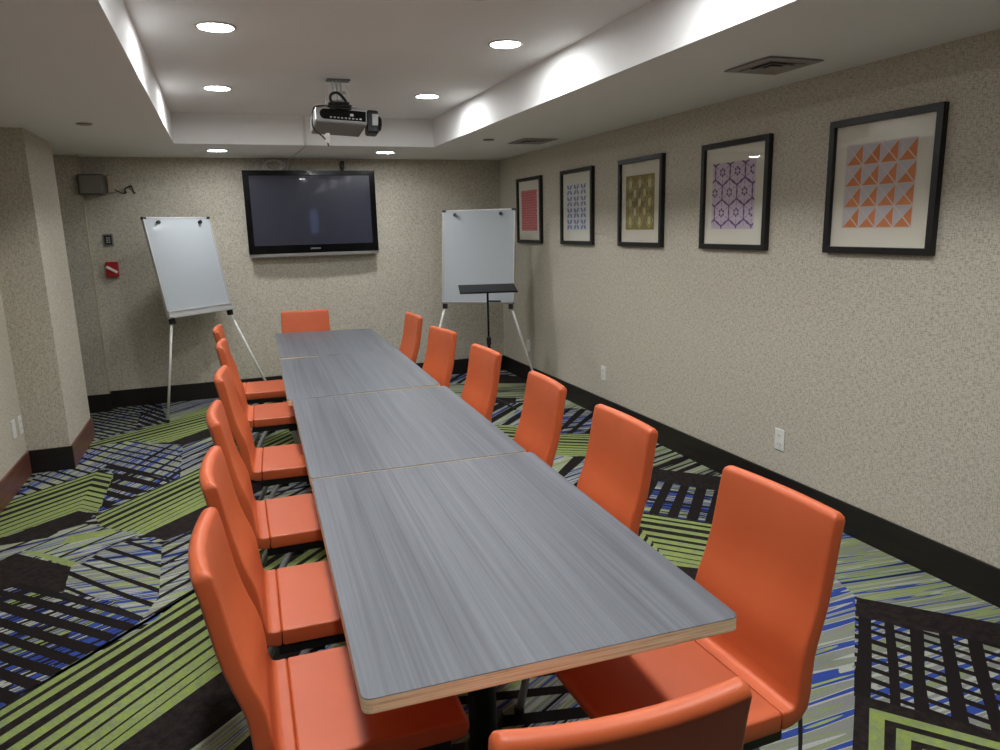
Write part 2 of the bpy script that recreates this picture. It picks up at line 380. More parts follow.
    ('dark', [(1.123, 5.214), (1.119, 5.196), (2.085, 4.417), (2.092, 4.432)]),
    ('dark', [(1.107, 5.142), (1.104, 5.131), (2.058, 4.362), (2.063, 4.371)]),
    ('dark', [(1.094, 5.087), (1.092, 5.079), (2.037, 4.317), (2.04, 4.324)]),
    ('weave_o', [(2.608, 5.478), (2.806, 5.322), (2.819, 5.185), (2.766, 5.767), (2.751, 5.819)]),
    ('weave_p', [(2.218, 4.785), (2.442, 4.663), (2.597, 4.545), (2.866, 4.783), (2.814, 5.318), (2.585, 5.47)]),
    ('green', [(1.9, 4.347), (2.154, 4.215), (2.359, 4.06), (2.65, 4.491), (2.442, 4.663), (2.15, 4.818)]),
    ('dark', [(2.149, 4.815), (2.14, 4.8), (2.645, 4.483), (2.65, 4.491), (2.603, 4.53)]),
    ('dark', [(2.126, 4.772), (2.116, 4.754), (2.616, 4.44), (2.627, 4.457)]),
    ('dark', [(2.1, 4.724), (2.082, 4.69), (2.576, 4.38), (2.597, 4.412)]),
    ('dark', [(2.065, 4.658), (2.047, 4.624), (2.534, 4.318), (2.555, 4.35)]),
    ('dark', [(2.029, 4.59), (2.017, 4.567), (2.498, 4.265), (2.512, 4.286)]),
    ('dark', [(1.999, 4.533), (1.99, 4.517), (2.466, 4.218), (2.476, 4.233)]),
    ('dark', [(1.971, 4.48), (1.964, 4.468), (2.435, 4.172), (2.443, 4.184)]),
    ('dark', [(1.944, 4.43), (1.94, 4.422), (2.406, 4.129), (2.411, 4.137)]),
    ('dark', [(1.924, 4.391), (1.921, 4.386), (2.383, 4.095), (2.387, 4.1)]),
    ('weave_q', [(1.572, 3.605), (1.747, 3.211), (1.998, 3.218), (2.477, 3.76), (2.359, 4.06), (1.9, 4.347)]),
    ('weave_r', [(2.436, 4.193), (2.436, 3.811), (2.769, 3.461), (2.793, 3.52), (2.799, 4.308), (2.726, 4.851)]),
    ('weave_s', [(1.988, 3.223), (2.256, 2.932), (2.39, 2.652), (2.852, 3.025), (2.769, 3.461), (2.436, 3.811), (2.436, 4.193)]),
    ('dark', [(2.304, 3.636), (2.588, 3.282), (2.779, 2.96), (2.852, 3.025), (2.769, 3.461), (2.436, 3.811)]),
    ('green', [(1.794, 2.609), (1.894, 2.528), (2.069, 2.343), (2.39, 2.652), (2.256, 2.932), (1.994, 3.212), (1.931, 3.264)]),
    ('dark', [(1.929, 3.254), (2.283, 2.875), (2.256, 2.932), (1.994, 3.212), (1.931, 3.264)]),
    ('dark', [(1.921, 3.215), (1.915, 3.189), (2.361, 2.713), (2.33, 2.778)]),
    ('dark', [(1.906, 3.146), (1.896, 3.097), (2.349, 2.613), (2.379, 2.642)]),
    ('dark', [(1.887, 3.052), (1.876, 3.003), (2.292, 2.558), (2.322, 2.587)]),
    ('dark', [(1.866, 2.954), (1.859, 2.921), (2.243, 2.511), (2.263, 2.53)]),
    ('dark', [(1.849, 2.872), (1.844, 2.849), (2.2, 2.469), (2.214, 2.483)]),
    ('dark', [(1.833, 2.797), (1.83, 2.779), (2.158, 2.429), (2.168, 2.439)]),
    ('dark', [(1.818, 2.725), (1.816, 2.714), (2.118, 2.391), (2.125, 2.398)]),
    ('dark', [(1.807, 2.67), (1.805, 2.662), (2.087, 2.361), (2.091, 2.365)]),
    ('green', [(1.6, 2.939), (1.794, 2.609), (1.931, 3.264)]),
    ('dark', [(1.931, 3.264), (1.6, 2.939), (1.607, 2.927), (1.926, 3.241), (1.931, 3.264)]),
    ('dark', [(1.618, 2.907), (1.626, 2.894), (1.913, 3.176), (1.918, 3.202)]),
    ('dark', [(1.639, 2.873), (1.653, 2.848), (1.893, 3.084), (1.904, 3.133)]),
    ('dark', [(1.667, 2.825), (1.681, 2.8), (1.874, 2.989), (1.884, 3.038)]),
    ('dark', [(1.696, 2.775), (1.706, 2.759), (1.856, 2.907), (1.863, 2.94)]),
    ('dark', [(1.72, 2.734), (1.727, 2.723), (1.841, 2.835), (1.846, 2.858)]),
    ('dark', [(1.743, 2.696), (1.748, 2.687), (1.827, 2.765), (1.83, 2.783)]),
    ('dark', [(1.764, 2.66), (1.767, 2.654), (1.813, 2.699), (1.815, 2.711)]),
    ('dark', [(1.78, 2.632), (1.783, 2.628), (1.802, 2.647), (1.804, 2.655)]),
    ('dark', [(1.746, 2.331), (1.933, 2.213), (2.069, 2.343), (1.894, 2.528), (1.794, 2.609)]),
    ('weave_t', [(2.307, 2.626), (2.124, 2.222), (2.327, 2.061), (2.692, 1.568), (2.785, 1.743), (2.788, 2.592), (3.043, 3.498)]),
    ('weave_u', [(1.334, 1.763), (0.768, 1.212), (1.196, 1.038), (1.58, 1.364), (2.327, 2.061), (2.478, 2.613)]),
    ('weave_v', [(1.807, 1.581), (2.132, 1.203), (2.509, 1.384), (2.739, 1.599), (2.32, 2.064)]),
    ('dark', [(2.204, 1.952), (2.324, 1.807), (2.46, 1.667), (2.596, 1.505), (2.746, 1.603), (2.324, 2.06)]),
    ('dark', [(1.207, 1.034), (1.659, 0.85), (2.136, 1.206), (1.819, 1.588)]),
    ('green', [(1.251, 1.019), (1.338, 0.686), (2.09, 1.177), (1.805, 1.517)]),
    ('dark', [(1.258, 0.985), (1.343, 0.662), (2.083, 1.131), (1.803, 1.457)]),
    ('green', [(1.264, 0.96), (1.348, 0.644), (2.078, 1.097), (1.803, 1.415)]),
    ('dark', [(1.269, 0.928), (1.352, 0.621), (2.069, 1.053), (1.799, 1.359)]),
    ('green', [(1.273, 0.904), (1.355, 0.604), (2.061, 1.021), (1.796, 1.319)]),
]
# ------------------------------------------------------------------ room
XR, XL, YB, YN = 2.785, -1.35, 7.31, -2.2
ZS, ZT = 2.224, 2.45                      # soffit, tray ceiling
TX0, TX1, TY0, TY1 = -.271, 1.765, -1.4, 6.20
bm = BM()
mats = [M['dark'], M['green']]; idx = {'dark': 0, 'green': 1}
for k, (a, bars, pal, sv) in WEAVES.items():
    idx[k] = len(mats); mats.append(weave(k, a, bars, pal, sv))
idx['general'] = len(mats); mats.append(weave('general', .5, [(-.2, .12, .4)], 'light'))
box(bm, -2.1, XR+.1, YN-.1, YB+.1, -.1, 0, mi=idx['general'])
for k, (m, P) in enumerate(CARPET):
    z = .0002+.00003*k
    f = bm.faces.new([bm.verts.new((x, y, z)) for x, y in P]); f.material_index = idx[m]
struct('floor', bm, mats)

bm = BM()                                   # tray ceiling: soffit ring, four sides and the raised lid
for x0, x1, y0, y1 in ((-2.1, TX0, YN-.1, YB+.1), (TX1, XR+.1, YN-.1, YB+.1), (TX0, TX1, TY1, YB+.1), (TX0, TX1, YN-.1, TY0)):
    box(bm, x0, x1, y0, y1, ZS, ZT+.1)
box(bm, TX0, TX1, TY0, TY1, ZT, ZT+.1)
struct('ceiling', bm, M['ceiling'])

def slab(name, x0, x1, y0, y1, z0=0, z1=ZS, mat='wall'):
    b = BM(); box(b, x0, x1, y0, y1, z0, z1); return struct(name, b, M[mat])
slab('wall_right', XR, XR+.1, YN, YB)
slab('wall_back', -2.0, XR+.1, YB, YB+.1)
b = BM()                                    # rear wall with a door whose narrow glazed slit lets in corridor light
DX0, DX1, DZ = 1.50, 2.42, 2.08
box(b, -1.45, DX0, YN-.1, YN, 0, ZS); box(b, DX1, XR+.1, YN-.1, YN, 0, ZS); box(b, DX0, DX1, YN-.1, YN, DZ, ZS); struct('wall_rear', b, M['wall'])
b = BM(); gx0, gx1, gz0, gz1 = 1.86, 2.03, 1.50, 2.0
for a in ((DX0, gx0, 0, DZ), (gx1, DX1, 0, DZ), (gx0, gx1, 0, gz0), (gx0, gx1, gz1, DZ)): box(b, a[0], a[1], YN-.08, YN-.03, a[2], a[3])
dr = struct('door_1', b, M['base_dark'])
b = BM(); box(b, gx0, gx1, YN-.058, YN-.052, gz0, gz1); obj('door_pane', b, M['glass'], dr)
b = BM(); tube(b, smooth_path([(DX0+.07, YN-.03, 1.02), (DX0+.07, YN+.02, 1.02), (DX0+.09, YN+.028, 1.02), (DX0+.19, YN+.028, 1.02)]), .009, 10); obj('door_handle', b, M['steel'], dr, smooth=True)
slab('wall_left', XL-.1, XL, YN, 5.455)
slab('wall_left_pillar', -2.0, -1.095, 5.455, 6.28)
slab('wall_left_alcove', -2.1, -2.0, 5.455, YB+.1)
slab('wall_back_pilaster', -2.0, -1.085, 7.19, YB)
def skirting(name, x0, x1, y0, y1, mat='base_dark'):
    b = BM(); box(b, x0, x1, y0, y1, 0, .161); return struct(name, b, M[mat], bevel=.004)
skirting('baseboard_right', XR-.014, XR, YN, YB)
skirting('baseboard_back', -1.085, XR-.014, YB-.014, YB)
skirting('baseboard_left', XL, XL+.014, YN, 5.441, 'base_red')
skirting('baseboard_left_pillar_front', XL, -1.081, 5.441, 5.455)
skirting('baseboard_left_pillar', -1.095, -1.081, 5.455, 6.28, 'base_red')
skirting('baseboard_back_pilaster', -2.0, -1.071, 7.176, 7.19)
skirting('baseboard_back_pilaster_side', -1.085, -1.071, 7.19, YB-.014)
skirting('baseboard_rear', XL+.014, 1.50, YN, YN+.014)
b = BM(); box(b, -1.085, -1.073, 7.188, 7.20, .161, ZS); struct('trim_1', b, M['cream'])

# ------------------------------------------------------------------ lamps, vents and small ceiling fittings
def downlight(x, y, z, label):
    t = thing('ceiling_light', label, 'ceiling light', (x, y, z), 0, 'round recessed ceiling lights')
    b = BM(); lathe(b, [(.074, -.001), (.088, -.001), (.088, -.005), (.078, -.008), (.074, -.004)]); 
    obj('trim_ring', b, M['trim_white'], t, smooth=True)
    li = bpy.data.lights.new('downlight', 'AREA'); li.shape = 'DISK'; li.size = .13; li.energy = 3.6 if z > 2.3 else 1.6; li.spread = R(110); li.color = (.955, .985, 1)
    lo = bpy.data.objects.new('lamp', li); COL.objects.link(lo); lo.location = (0, 0, -.006); lo.parent = t
    b = BM(); lathe(b, [(.0, -.0015), (.074, -.0015), (.074, -.004), (.0, -.0045)]); obj('diffuser', b, M['lamp' if z > 2.3 else 'lamp_soft'], t)
LX0, LX1 = .064, 1.43
for x, y, z, l in ((LX0, 3.67, ZT, 'largest lit round ceiling light, on the left of the raised ceiling nearest the camera'),
                   (LX1, 3.63, ZT, 'lit round ceiling light right of the projector, nearest the camera of the right row'),
                   (LX0, 5.14, ZT, 'lit round ceiling light on the left of the raised ceiling, level with the projector'),
                   (LX1, 5.14, ZT, 'lit round ceiling light just right of and behind the projector lens'),
                   (.035, 6.636, ZS, 'lit round light in the low ceiling strip, left of the television'),
                   (1.437, 6.64, ZS, 'lit round light in the low ceiling strip, above the right end of the television'),
                   (LX0, 2.2, ZT, 'lit round ceiling light overhead, left row, second from the rear'),
                   (LX1, 2.2, ZT, 'lit round ceiling light overhead, right row, second from the rear'),
                   (LX0, .75, ZT, 'unseen round ceiling light added behind the camera for fill, left row'),  # last two: unseen, added to throw light from behind
                   (LX1, .75, ZT, 'unseen round ceiling light added behind the camera for fill, right row')):
    downlight(x, y, z, l)

def vent(cx, cy, sx, sy, label):
    t = thing('ceiling_vent', label, 'vent', (cx, cy, ZS), 0, 'square vents in the right-hand soffit')
    def ring(b, k0, k1, z0, z1):
        o = [(sx/2*k0, sy/2*k0), (sx/2*k1, sy/2*k1)]
        r = []
        for (hx, hy), z in ((o[0], z0), (o[1], z1)):
            r.append([Vector((a*hx, c*hy, z)) for a, c in ((-1, -1), (1, -1), (1, 1), (-1, 1))])
        r2 = [[p+Vector((0, 0, .004)) for p in q] for q in r]
        loft(b, [r[0], r[1], r2[1], r2[0], r[0]], cap=False)
    b = BM(); ring(b, 1.0, .74, -.008, -.012); obj('vent_frame', b, M['vent'], t)
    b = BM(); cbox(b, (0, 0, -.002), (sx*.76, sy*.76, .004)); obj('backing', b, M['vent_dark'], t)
    for k in (.68, .44):
        b = BM(); ring(b, k, k-.17, -.014, -.006); obj('louvre', b, M['vent'], t)
    b = BM(); ring(b, .2, .01, -.014, -.008); obj('louvre', b, M['vent'], t)
vent(2.372, 2.775, .29, .30, 'larger square grey ceiling vent in the right soffit, nearer the camera')
vent(2.44, 5.645, .29, .36, 'smaller-looking square ceiling vent in the right soffit by the far corner')
for x, y, l in ((-.716, 5.2, 'small dark round sprinkler cover in the left soffit above the pillar'), (2.05, 5.615, 'small dark round sprinkler cover in the right soffit beside the tray edge')):
    t = thing('ceiling_sprinkler', l, 'sprinkler', (x, y, ZS), 0, 'sprinkler covers')
    b = BM(); lathe(b, [(.042, .003), (.042, -.006), (.036, -.009), (.0, -.0095)], seg=24); obj('cover_plate', b, M['vent'], t, smooth=True)
    b = BM(); lathe(b, [(.034, -.006), (.045, -.003), (.046, -.001), (.034, -.001)], seg=24); obj('rim', b, M['vent_dark'], t)
t = thing('smoke_detector', 'pale round smoke detector at the top edge of the photo, on the raised ceiling', 'smoke detector', (1.02, 2.85, ZT))
b = BM(); lathe(b, [(.075, 0), (.075, -.012), (.066, -.022), (.045, -.034), (.0, -.036)]); obj('detector_body', b, M['trim_white'], t, smooth=True)
b = BM(); lathe(b, [(.085, 0), (.085, -.006), (.075, -.008), (.075, 0)]); obj('mounting_ring', b, M['trim_white'], t)

# ------------------------------------------------------------------ tables
def rrect(w, l, r, z, n=4):
    p = []
    for cx, cy, a0 in ((w/2-r, l/2-r, 0), (-w/2+r, l/2-r, 90), (-w/2+r, -l/2+r, 180), (w/2-r, -l/2+r, 270)):
        for k in range(n+1):
            a = R(a0+90*k/n); p.append(Vector((cx+r*math.cos(a), cy+r*math.sin(a), z)))
    return p
TH, TW, TL = .74, .774, 1.219
def table(loc, rz, label, tilt=(0, 0), TW=TW):
    t = thing('conference_table', label, 'table', loc, rz, 'four tables pushed end to end')
    b = BM(); loft(b, [rrect(TW-.002, TL-.002, .017, TH-.032), rrect(TW, TL, .018, TH-.030), rrect(TW, TL, .018, TH-.0022)]); top = obj('tabletop', b, M['ply'], t)
    top['label'] = 'pale layered plywood core of the tabletop'
    b = BM(); loft(b, [rrect(TW, TL, .018, TH-.0021), rrect(TW, TL, .018, TH-.0008), rrect(TW-.002, TL-.002, .017, TH)]); s = obj('laminate_sheet', b, M['laminate'], top)
    s['label'] = 'grey wood-grain laminate surface'
    if tilt != (0, 0): top.rotation_euler = (tilt[0], tilt[1], 0); top.location.z = .004
    b = BM(); lathe(b, [(.04, .03), (.04, TH-.05)], seg=24); obj('pedestal', b, M['black_metal'], t, smooth=False)
    b = BM(); cbox(b, (0, 0, TH-.041), (.40, .40, .014)); obj('mounting_plate', b, M['black_metal'], t, bevel=.004)
    b = BM()
    for k in range(4):
        m = Matrix.Rotation(R(63+90*k), 4, 'Z')
        rings = []
        for d, h, w in ((.0, .075, .03), (.05, .07, .03), (.15, .045, .025), (.235, .024, .022), (.25, .016, .018)):
            rings.append([m @ Vector(p) for p in ((d, -w, .002), (d, w, .002), (d, w*.8, h), (d, -w*.8, h))])
        loft(b, rings)
    lathe(b, [(.055, .002), (.055, .08), (.045, .09), (.0, .09)], seg=24)
    obj('cross_base', b, M['black_metal'], t)
    return t
a0 = -.0355
table((.570, 1.740, 0), -.040, 'grey wood-grain conference table nearest the camera, with pale plywood front edge', TW=.785)
cx, cy = .612, 2.970
d = Vector((math.sin(.028), math.cos(.028)))
for k, (l, tilt) in enumerate((('grey wood-grain conference table, second of the row from the camera', (0, 0)),
                               ('grey wood-grain conference table, second of the row from the television end', (.0, -.011)),
                               ('grey wood-grain conference table at the far end of the row, nearest the television', (.0, .013)))):
    s = 1.2215*k
    table((cx+d.x*s, cy+d.y*s, 0), -.040, l, tilt)

# ------------------------------------------------------------------ chairs
def slab_ring(c, tan, W, T, rc, dish, crown=0):
    """rounded slab section: c centre, tan path direction (y,z), W width, T thickness, rc corner radius, dish = concavity of the front"""
    n = Vector((0, tan[1], -tan[0]))          # path -y then up: this points to the sitter's side
    rc = min(rc, T/2*.98)
    pts = []
    us = [-1, -.85, -.6, -.3, 0, .3, .6, .85, 1]
    for u in us: pts.append((u*(W/2-rc), T/2))
    for k in (1, 2, 3): a = R(90-22.5*k); pts.append((W/2-rc+rc*math.cos(a), T/2-rc+rc*math.sin(a)))
    pts.append((W/2, 0))
    for k in (1, 2, 3): a = R(-22.5*k); pts.append((W/2-rc+rc*math.cos(a), -T/2+rc+rc*math.sin(a)))
    for u in reversed(us): pts.append((u*(W/2-rc), -T/2))
    for k in (1, 2, 3): a = R(270-22.5*k); pts.append((-W/2+rc+rc*math.cos(a), -T/2+rc+rc*math.sin(a)))
    pts.append((-W/2, 0))
    for k in (1, 2, 3): a = R(180-22.5*k); pts.append((-W/2+rc+rc*math.cos(a), T/2-rc+rc*math.sin(a)))
    out = []
    for x, h in pts:
        u = x/(W/2); sh = -dish*(1-u*u)+crown*(1-u*u)*(1 if h > 0 else 0)
        out.append(Vector((x, c[0], c[1]))+n*(h+sh))
    return out
def path_slab(bm, stations, cap0=.004, cap1=.02):
    """stations: (y, z, W, T, dish)"""
    P = [Vector((s[0], s[1])) for s in stations]; rings = []
    tans = [(P[min(i+1, len(P)-1)]-P[max(i-1, 0)]).normalized() for i in range(len(P))]
    def ends(i, r, sign):
        y, z, W, T, dish = stations[i]; t = tans[i]; o = []
        seq = []
        for a in (30, 60, 85):
            k = math.sin(R(a)); s = 1-math.cos(R(a))
            seq.append(slab_ring((y+sign*t.x*r*k, z+sign*t.y*r*k), t, W-2*r*s, max(T-2*r*s, .004), .010, dish))
        return seq
    rings = [slab_ring((s[0], s[1]), tans[i], s[2], s[3], .010, s[4]) for i, s in enumerate(stations)]
    pre = list(reversed(ends(0, cap0, -1))); post = ends(len(stations)-1, cap1, 1)
    loft(bm, pre+rings+post)
def make_chair(label):
    t = thing('conference_chair', label, 'chair', (0, 0, 0), 0, 'orange chairs around the long table')
    b = BM()                                   # seat cushion, built front to back so that its sitter side faces up
    st = [(.20, .428, .403, .046, 0), (.15, .4315, .408, .049, 0), (.05, .4325, .408, .050, 0), (-.06, .4325, .408, .050, 0), (-.155, .4325, .408, .050, 0)]
    path_slab(b, st, .020, .006); obj('seat', b, M['leather'], t, smooth=True, wn=True)
    b = BM()                                   # backrest shell sweeping up from behind the seat
    raw = [(-.168, .4325, .408, .049, 0), (-.188, .4335, .408, .047, .0), (-.206, .440, .408, .045, .001), (-.219, .455, .408, .043, .002), (-.225, .485, .407, .041, .004),
           (-.228, .53, .405, .041, .008), (-.233, .575, .402, .041, .011), (-.242, .61, .40, .041, .013), (-.256, .65, .397, .040, .015),
           (-.268, .69, .394, .040, .016), (-.279, .74, .391, .039, .017), (-.289, .80, .388, .039, .018), (-.297, .85, .386, .039, .019), (-.305, .888, .385, .039, .019)]
    path_slab(b, raw, .006, .0185); obj('backrest', b, M['leather'], t, smooth=True, wn=True)
    b = BM(); cbox(b, (0, .0, .3915), (.386, .35, .032)); cbox(b, (0, -.07, .367), (.36, .05, .02)); cbox(b, (0, .06, .367), (.36, .05, .02))
    obj('under_seat_frame', b, M['black_metal'], t, bevel=.006)
    for s in (-1, 1):
        for pts in (((s*.155, .05, .372), (s*.16, .075, .35), (s*.172, .165, .012)), ((s*.17, -.085, .374), (s*.185, -.115, .345), (s*.198, -.275, .012))):
            b = BM(); tube(b, smooth_path(pts, 5), .0125, 12); leg = obj('leg', b, M['grey_metal'], t, smooth=True)
            x, y, z = pts[-1]
            b = BM(); lathe(b, [(.014, .0005), (.017, .003), (.017, .02), (.0135, .028)], (x, y, 0), 14); obj('foot_cap', b, M['black_plastic'], leg)
    return t
Lp = [(-0.099, 1.605, -91.2, 'orange chair on the left side of the table, nearest the camera'),
      (-0.091, 2.15, -91.6, 'orange chair on the left side of the table, second from the camera'),
      (-0.086, 2.822, -90.6, 'orange chair on the left side of the table, third from the camera'),
      (-0.064, 3.622, -93.7, 'orange chair on the left side of the table, fourth from the camera'),
      (-0.064, 4.628, -92.8, 'orange chair on the left side of the table, fifth from the camera'),
      (-0.089, 5.412, -92.6, 'orange chair on the left side of the table, farthest from the camera')]
Rp = [(1.23, 1.338, 91.1, 'orange chair on the right side of the table, nearest the camera'),
      (1.237, 2.092, 88.9, 'orange chair on the right side of the table, second from the camera'),
      (1.255, 2.776, 86.4, 'orange chair on the right side of the table, third from the camera'),
      (1.287, 3.642, 91.5, 'orange chair on the right side of the table, fourth from the camera'),
      (1.297, 4.504, 97.0, 'orange chair on the right side of the table, fifth from the camera'),
      (1.328, 5.394, 91.1, 'orange chair on the right side of the table, farthest from the camera')]
BK = .312                                        # chair origin to the rear of the top edge
proto = None
for x, y, a, l in Lp+Rp+[(.59, 6.20, -184.8, 'orange chair at the head of the table under the television'), (.456, .757, -4.2, 'orange chair at the near end of the table, seen from behind')]:
    rz = R(a); f = Vector((-math.sin(rz), math.cos(rz), 0)); o = Vector((x, y, 0))+f*BK
    if proto is None:
        proto = make_chair(l); proto.location = o; proto.rotation_euler = (0, 0, rz)
    else: dup(proto, o, rz, l)

# ------------------------------------------------------------------ framed prints on the right wall
def poly2(b, pts, z, mi):
    f = b.faces.new([b.verts.new((z, -p[0], p[1])) for p in pts]); f.material_index = mi
PS = .376
def art_orange(b):
    n = 4; s = PS/n
    poly2(b, [(-PS/2, -PS/2), (PS/2, -PS/2), (PS/2, PS/2), (-PS/2, PS/2)], 0, 0)
    for i in range(n):
        for j in range(n):
            x, y = -PS/2+i*s, -PS/2+j*s; g = .004
            poly2(b, [(x+g, y+g*.6), (x+s-g*.6, y+g*.6), (x+s-g*.6, y+s-g)], -.0004, 1)
            poly2(b, [(x+s-.004, y), (x+s, y+.004), (x+.004, y+s), (x, y+s-.004)], -.0006, 2)
            poly2(b, [(x, y+.002), (x+.002, y), (x+s, y+s-.002), (x+s-.002, y+s)], -.0007, 2)
    for k in range(n+1):
        x = -PS/2+k*s
        poly2(b, [(x-.002, -PS/2), (x+.002, -PS/2), (x+.002, PS/2), (x-.002, PS/2)], -.0008, 2)
        poly2(b, [(-PS/2, x-.002), (PS/2, x-.002), (PS/2, x+.002), (-PS/2, x+.002)], -.0008, 2)
def inside(p): return abs(p[0]) < PS/2 and abs(p[1]) < PS/2
def stroke(b, p, q, w, z, mi):
    d = Vector((q[0]-p[0], q[1]-p[1])); n = Vector((-d.y, d.x)).normalized()*w/2
    poly2(b, [(p[0]-n.x, p[1]-n.y), (q[0]-n.x, q[1]-n.y), (q[0]+n.x, q[1]+n.y), (p[0]+n.x, p[1]+n.y)], z, mi)
def clip_square(P):
    h = PS/2
    for ax, sg in ((0, 1), (0, -1), (1, 1), (1, -1)):
        out = []
        for p, q in zip(P, P[1:]+P[:1]):
            dp, dq = h-sg*p[ax], h-sg*q[ax]
            if dp >= 0: out.append(p)
            if (dp >= 0) != (dq >= 0):
                k = dp/(dp-dq); out.append((p[0]+k*(q[0]-p[0]), p[1]+k*(q[1]-p[1])))
        P = out
        if len(P) < 3: return []
    return P
def art_purple(b):
    poly2(b, [(-PS/2, -PS/2), (PS/2, -PS/2), (PS/2, PS/2), (-PS/2, PS/2)], 0, 1)
    r = .071; dx = r*1.86; dy = r*1.62
    for j in range(-3, 4):
        for i in range(-3, 4):
            cx, cy = i*dx+(j % 2)*dx/2-.03, j*dy+.02
            P = []
            for k in range(60):
                a = 2*math.pi*k/60; rr = r*(.89-.07*math.cos(6*a)); P.append((cx+rr*math.cos(a), cy+rr*math.sin(a)))
            P = clip_square(P)
            if P: poly2(b, P, -.0003, 0)
            for k in range(6):
                a = R(60*k+30)
                p, q = (cx+.55*r*math.cos(a), cy+.55*r*math.sin(a)), (cx+.9*r*math.cos(a), cy+.9*r*math.sin(a))
                if inside(p) and inside(q): stroke(b, p, q, .0035, -.0006, 1)
                c = (cx+.27*r*math.cos(a), cy+.27*r*math.sin(a))
                if inside((c[0]*1.05, c[1]*1.05)): poly2(b, [(c[0]+.009*math.cos(R(60*m)), c[1]+.009*math.sin(R(60*m))) for m in range(6)], -.0007, 1)
def art_olive(b):
    poly2(b, [(-PS/2, -PS/2), (PS/2, -PS/2), (PS/2, PS/2), (-PS/2, PS/2)], 0, 0)
    sx, sy = PS/3, PS/3
    for j in range(-3, 4):
        for i in range(-3, 4):
            cx, cy = i*sx/1+(j % 2)*sx/2, j*sy/2
            if abs(cx) <= PS/2-.02 and abs(cy) <= PS/2-.03:
                poly2(b, [(cx+.021*math.cos(R(30*m)), cy+.031*math.sin(R(30*m))) for m in range(12)], -.0006, 1)
            for k in (1.0, .78):
                q = [(cx+sx/2*k, cy), (cx, cy+sy/2*k), (cx-sx/2*k, cy), (cx, cy-sy/2*k)]
                for p, r_ in zip(q, q[1:]+q[:1]):
                    if inside(p) and inside(r_): stroke(b, p, r_, .005, -.0004, 1)
def art_blue(b):
    poly2(b, [(-PS/2, -PS/2), (PS/2, -PS/2), (PS/2, PS/2), (-PS/2, PS/2)], 0, 0)
    s = PS/3
    for i in range(3):
        for j in range(4):
            cx, cy = -PS/2+s*(i+.5), -PS/2+PS/4*(j+.5)
            for sx in (-1, 1):
                for sy in (-1, 1):
                    a, c = Vector((cx+sx*.004, cy+sy*.003)), Vector((cx+sx*s*.36, cy+sy*PS/8*.84))
                    n = Vector((-(c-a).y, (c-a).x)).normalized()
                    L = [a+(c-a)*k for k in (0, .25, .5, .75, 1)]; w = (.003, .010, .015, .012, .002)
                    poly2(b, [p+n*q for p, q in zip(L, w)]+[p-n*q for p, q in reversed(list(zip(L, w))[1:-1])], -.0005, 1)
def art_rose(b):
    poly2(b, [(-PS/2, -PS/2), (PS/2, -PS/2), (PS/2, PS/2), (-PS/2, PS/2)], 0, 0)
    n = 16
    for i in range(n):
        for j in range(n):
            cx, cy = -PS/2+PS*(i+.5)/n, -PS/2+PS*(j+.5)/n
            w = .0052+.003*((i+j) % 2)
            poly2(b, [(cx-w, cy), (cx, cy-w), (cx+w, cy), (cx, cy+w)], -.0005, 1)
def picture(yc, w, label, art, inks):
    zc, hh = 1.689, .612
    t = thing('framed_print', label, 'picture', (XR, yc, zc), 0, 'row of framed square prints')
    fw, dp = .031, .03
    b = BM()
    r = [[Vector((x, sx*(w/2-k), sz*(hh/2-k))) for sx, sz in ((-1, -1), (1, -1), (1, 1), (-1, 1))] for x, k in ((0, 0), (-dp, 0), (-dp, fw), (0, fw))]
    loft(b, r+[r[0]], cap=False); fr = obj('frame', b, M['frame'], t, bevel=.002)
    b = BM(); box(b, -.010, 0, -w/2+fw*.9, w/2-fw*.9, -hh/2+fw*.9, hh/2-fw*.9); mt = obj('mat_board', b, M['mat'], t)
    b = BM(); art(b); p = obj('art_print', b, [M[k] for k in inks], mt); p.location = (-.0106, .011, 0)
    b = BM(); box(b, -.022, -.019, -w/2+fw*.95, w/2-fw*.95, -hh/2+fw*.95, hh/2-fw*.95); obj('glazing', b, M['glass'], t)
picture(2.514, .592, 'framed print of orange and grey triangles, nearest the camera on the right wall', art_orange, ['ink_lilacgrey', 'ink_orange', 'ink_line'])
picture(3.517, .588, 'framed print of purple flower-shaped cells on lilac', art_purple, ['ink_lilac', 'ink_purple'])
picture(4.523, .578, 'framed print of olive diamonds with pale ovals', art_olive, ['ink_olive', 'ink_straw'])
picture(5.51, .58, 'framed print of pale blue crossed petals on white', art_blue, ['ink_paleblue', 'ink_blueink'])
picture(6.51, .582, 'framed rose-red print, farthest along the wall behind the whiteboard edge', art_rose, ['ink_rose', 'ink_pinkline'])

# ------------------------------------------------------------------ outlets and switches
def wall_plate(loc, rz, label, sockets=True):
    t = thing('power_outlet' if sockets else 'switch_plate', label, 'outlet' if sockets else 'switch', loc, rz, 'white wall plates')
    b = BM(); box(b, -.037, .037, -.007, 0, -.06, .06); pl = obj('cover_plate', b, M['white_plastic'], t, bevel=.003)
    if sockets:
        for z in (-.024, .024):
            b = BM(); lathe(b, [(.016, 0), (.0165, .002), (.0, .0022)], seg=20, mat=Matrix.Translation((0, -.007, z)) @ Matrix.Rotation(R(90), 4, 'X')); s = obj('socket', b, M['white_plastic'], pl)
            b = BM(); box(b, -.007, -.005, -.0097, -.0090, z-.006, z+.006); box(b, .005, .007, -.0097, -.0090, z-.005, z+.005); obj('slot', b, M['black_plastic'], pl)
    else:
        b = BM(); box(b, -.017, .017, -.010, -.006, -.034, .034); obj('rocker', b, M['white_plastic'], pl, bevel=.002)
wall_plate((XR, 3.055, .355), R(-90), 'white power outlet low on the right wall between the two nearest chairs')
wall_plate((XR, 5.06, .366), R(-90), 'white power outlet low on the right wall right of the whiteboard easel')
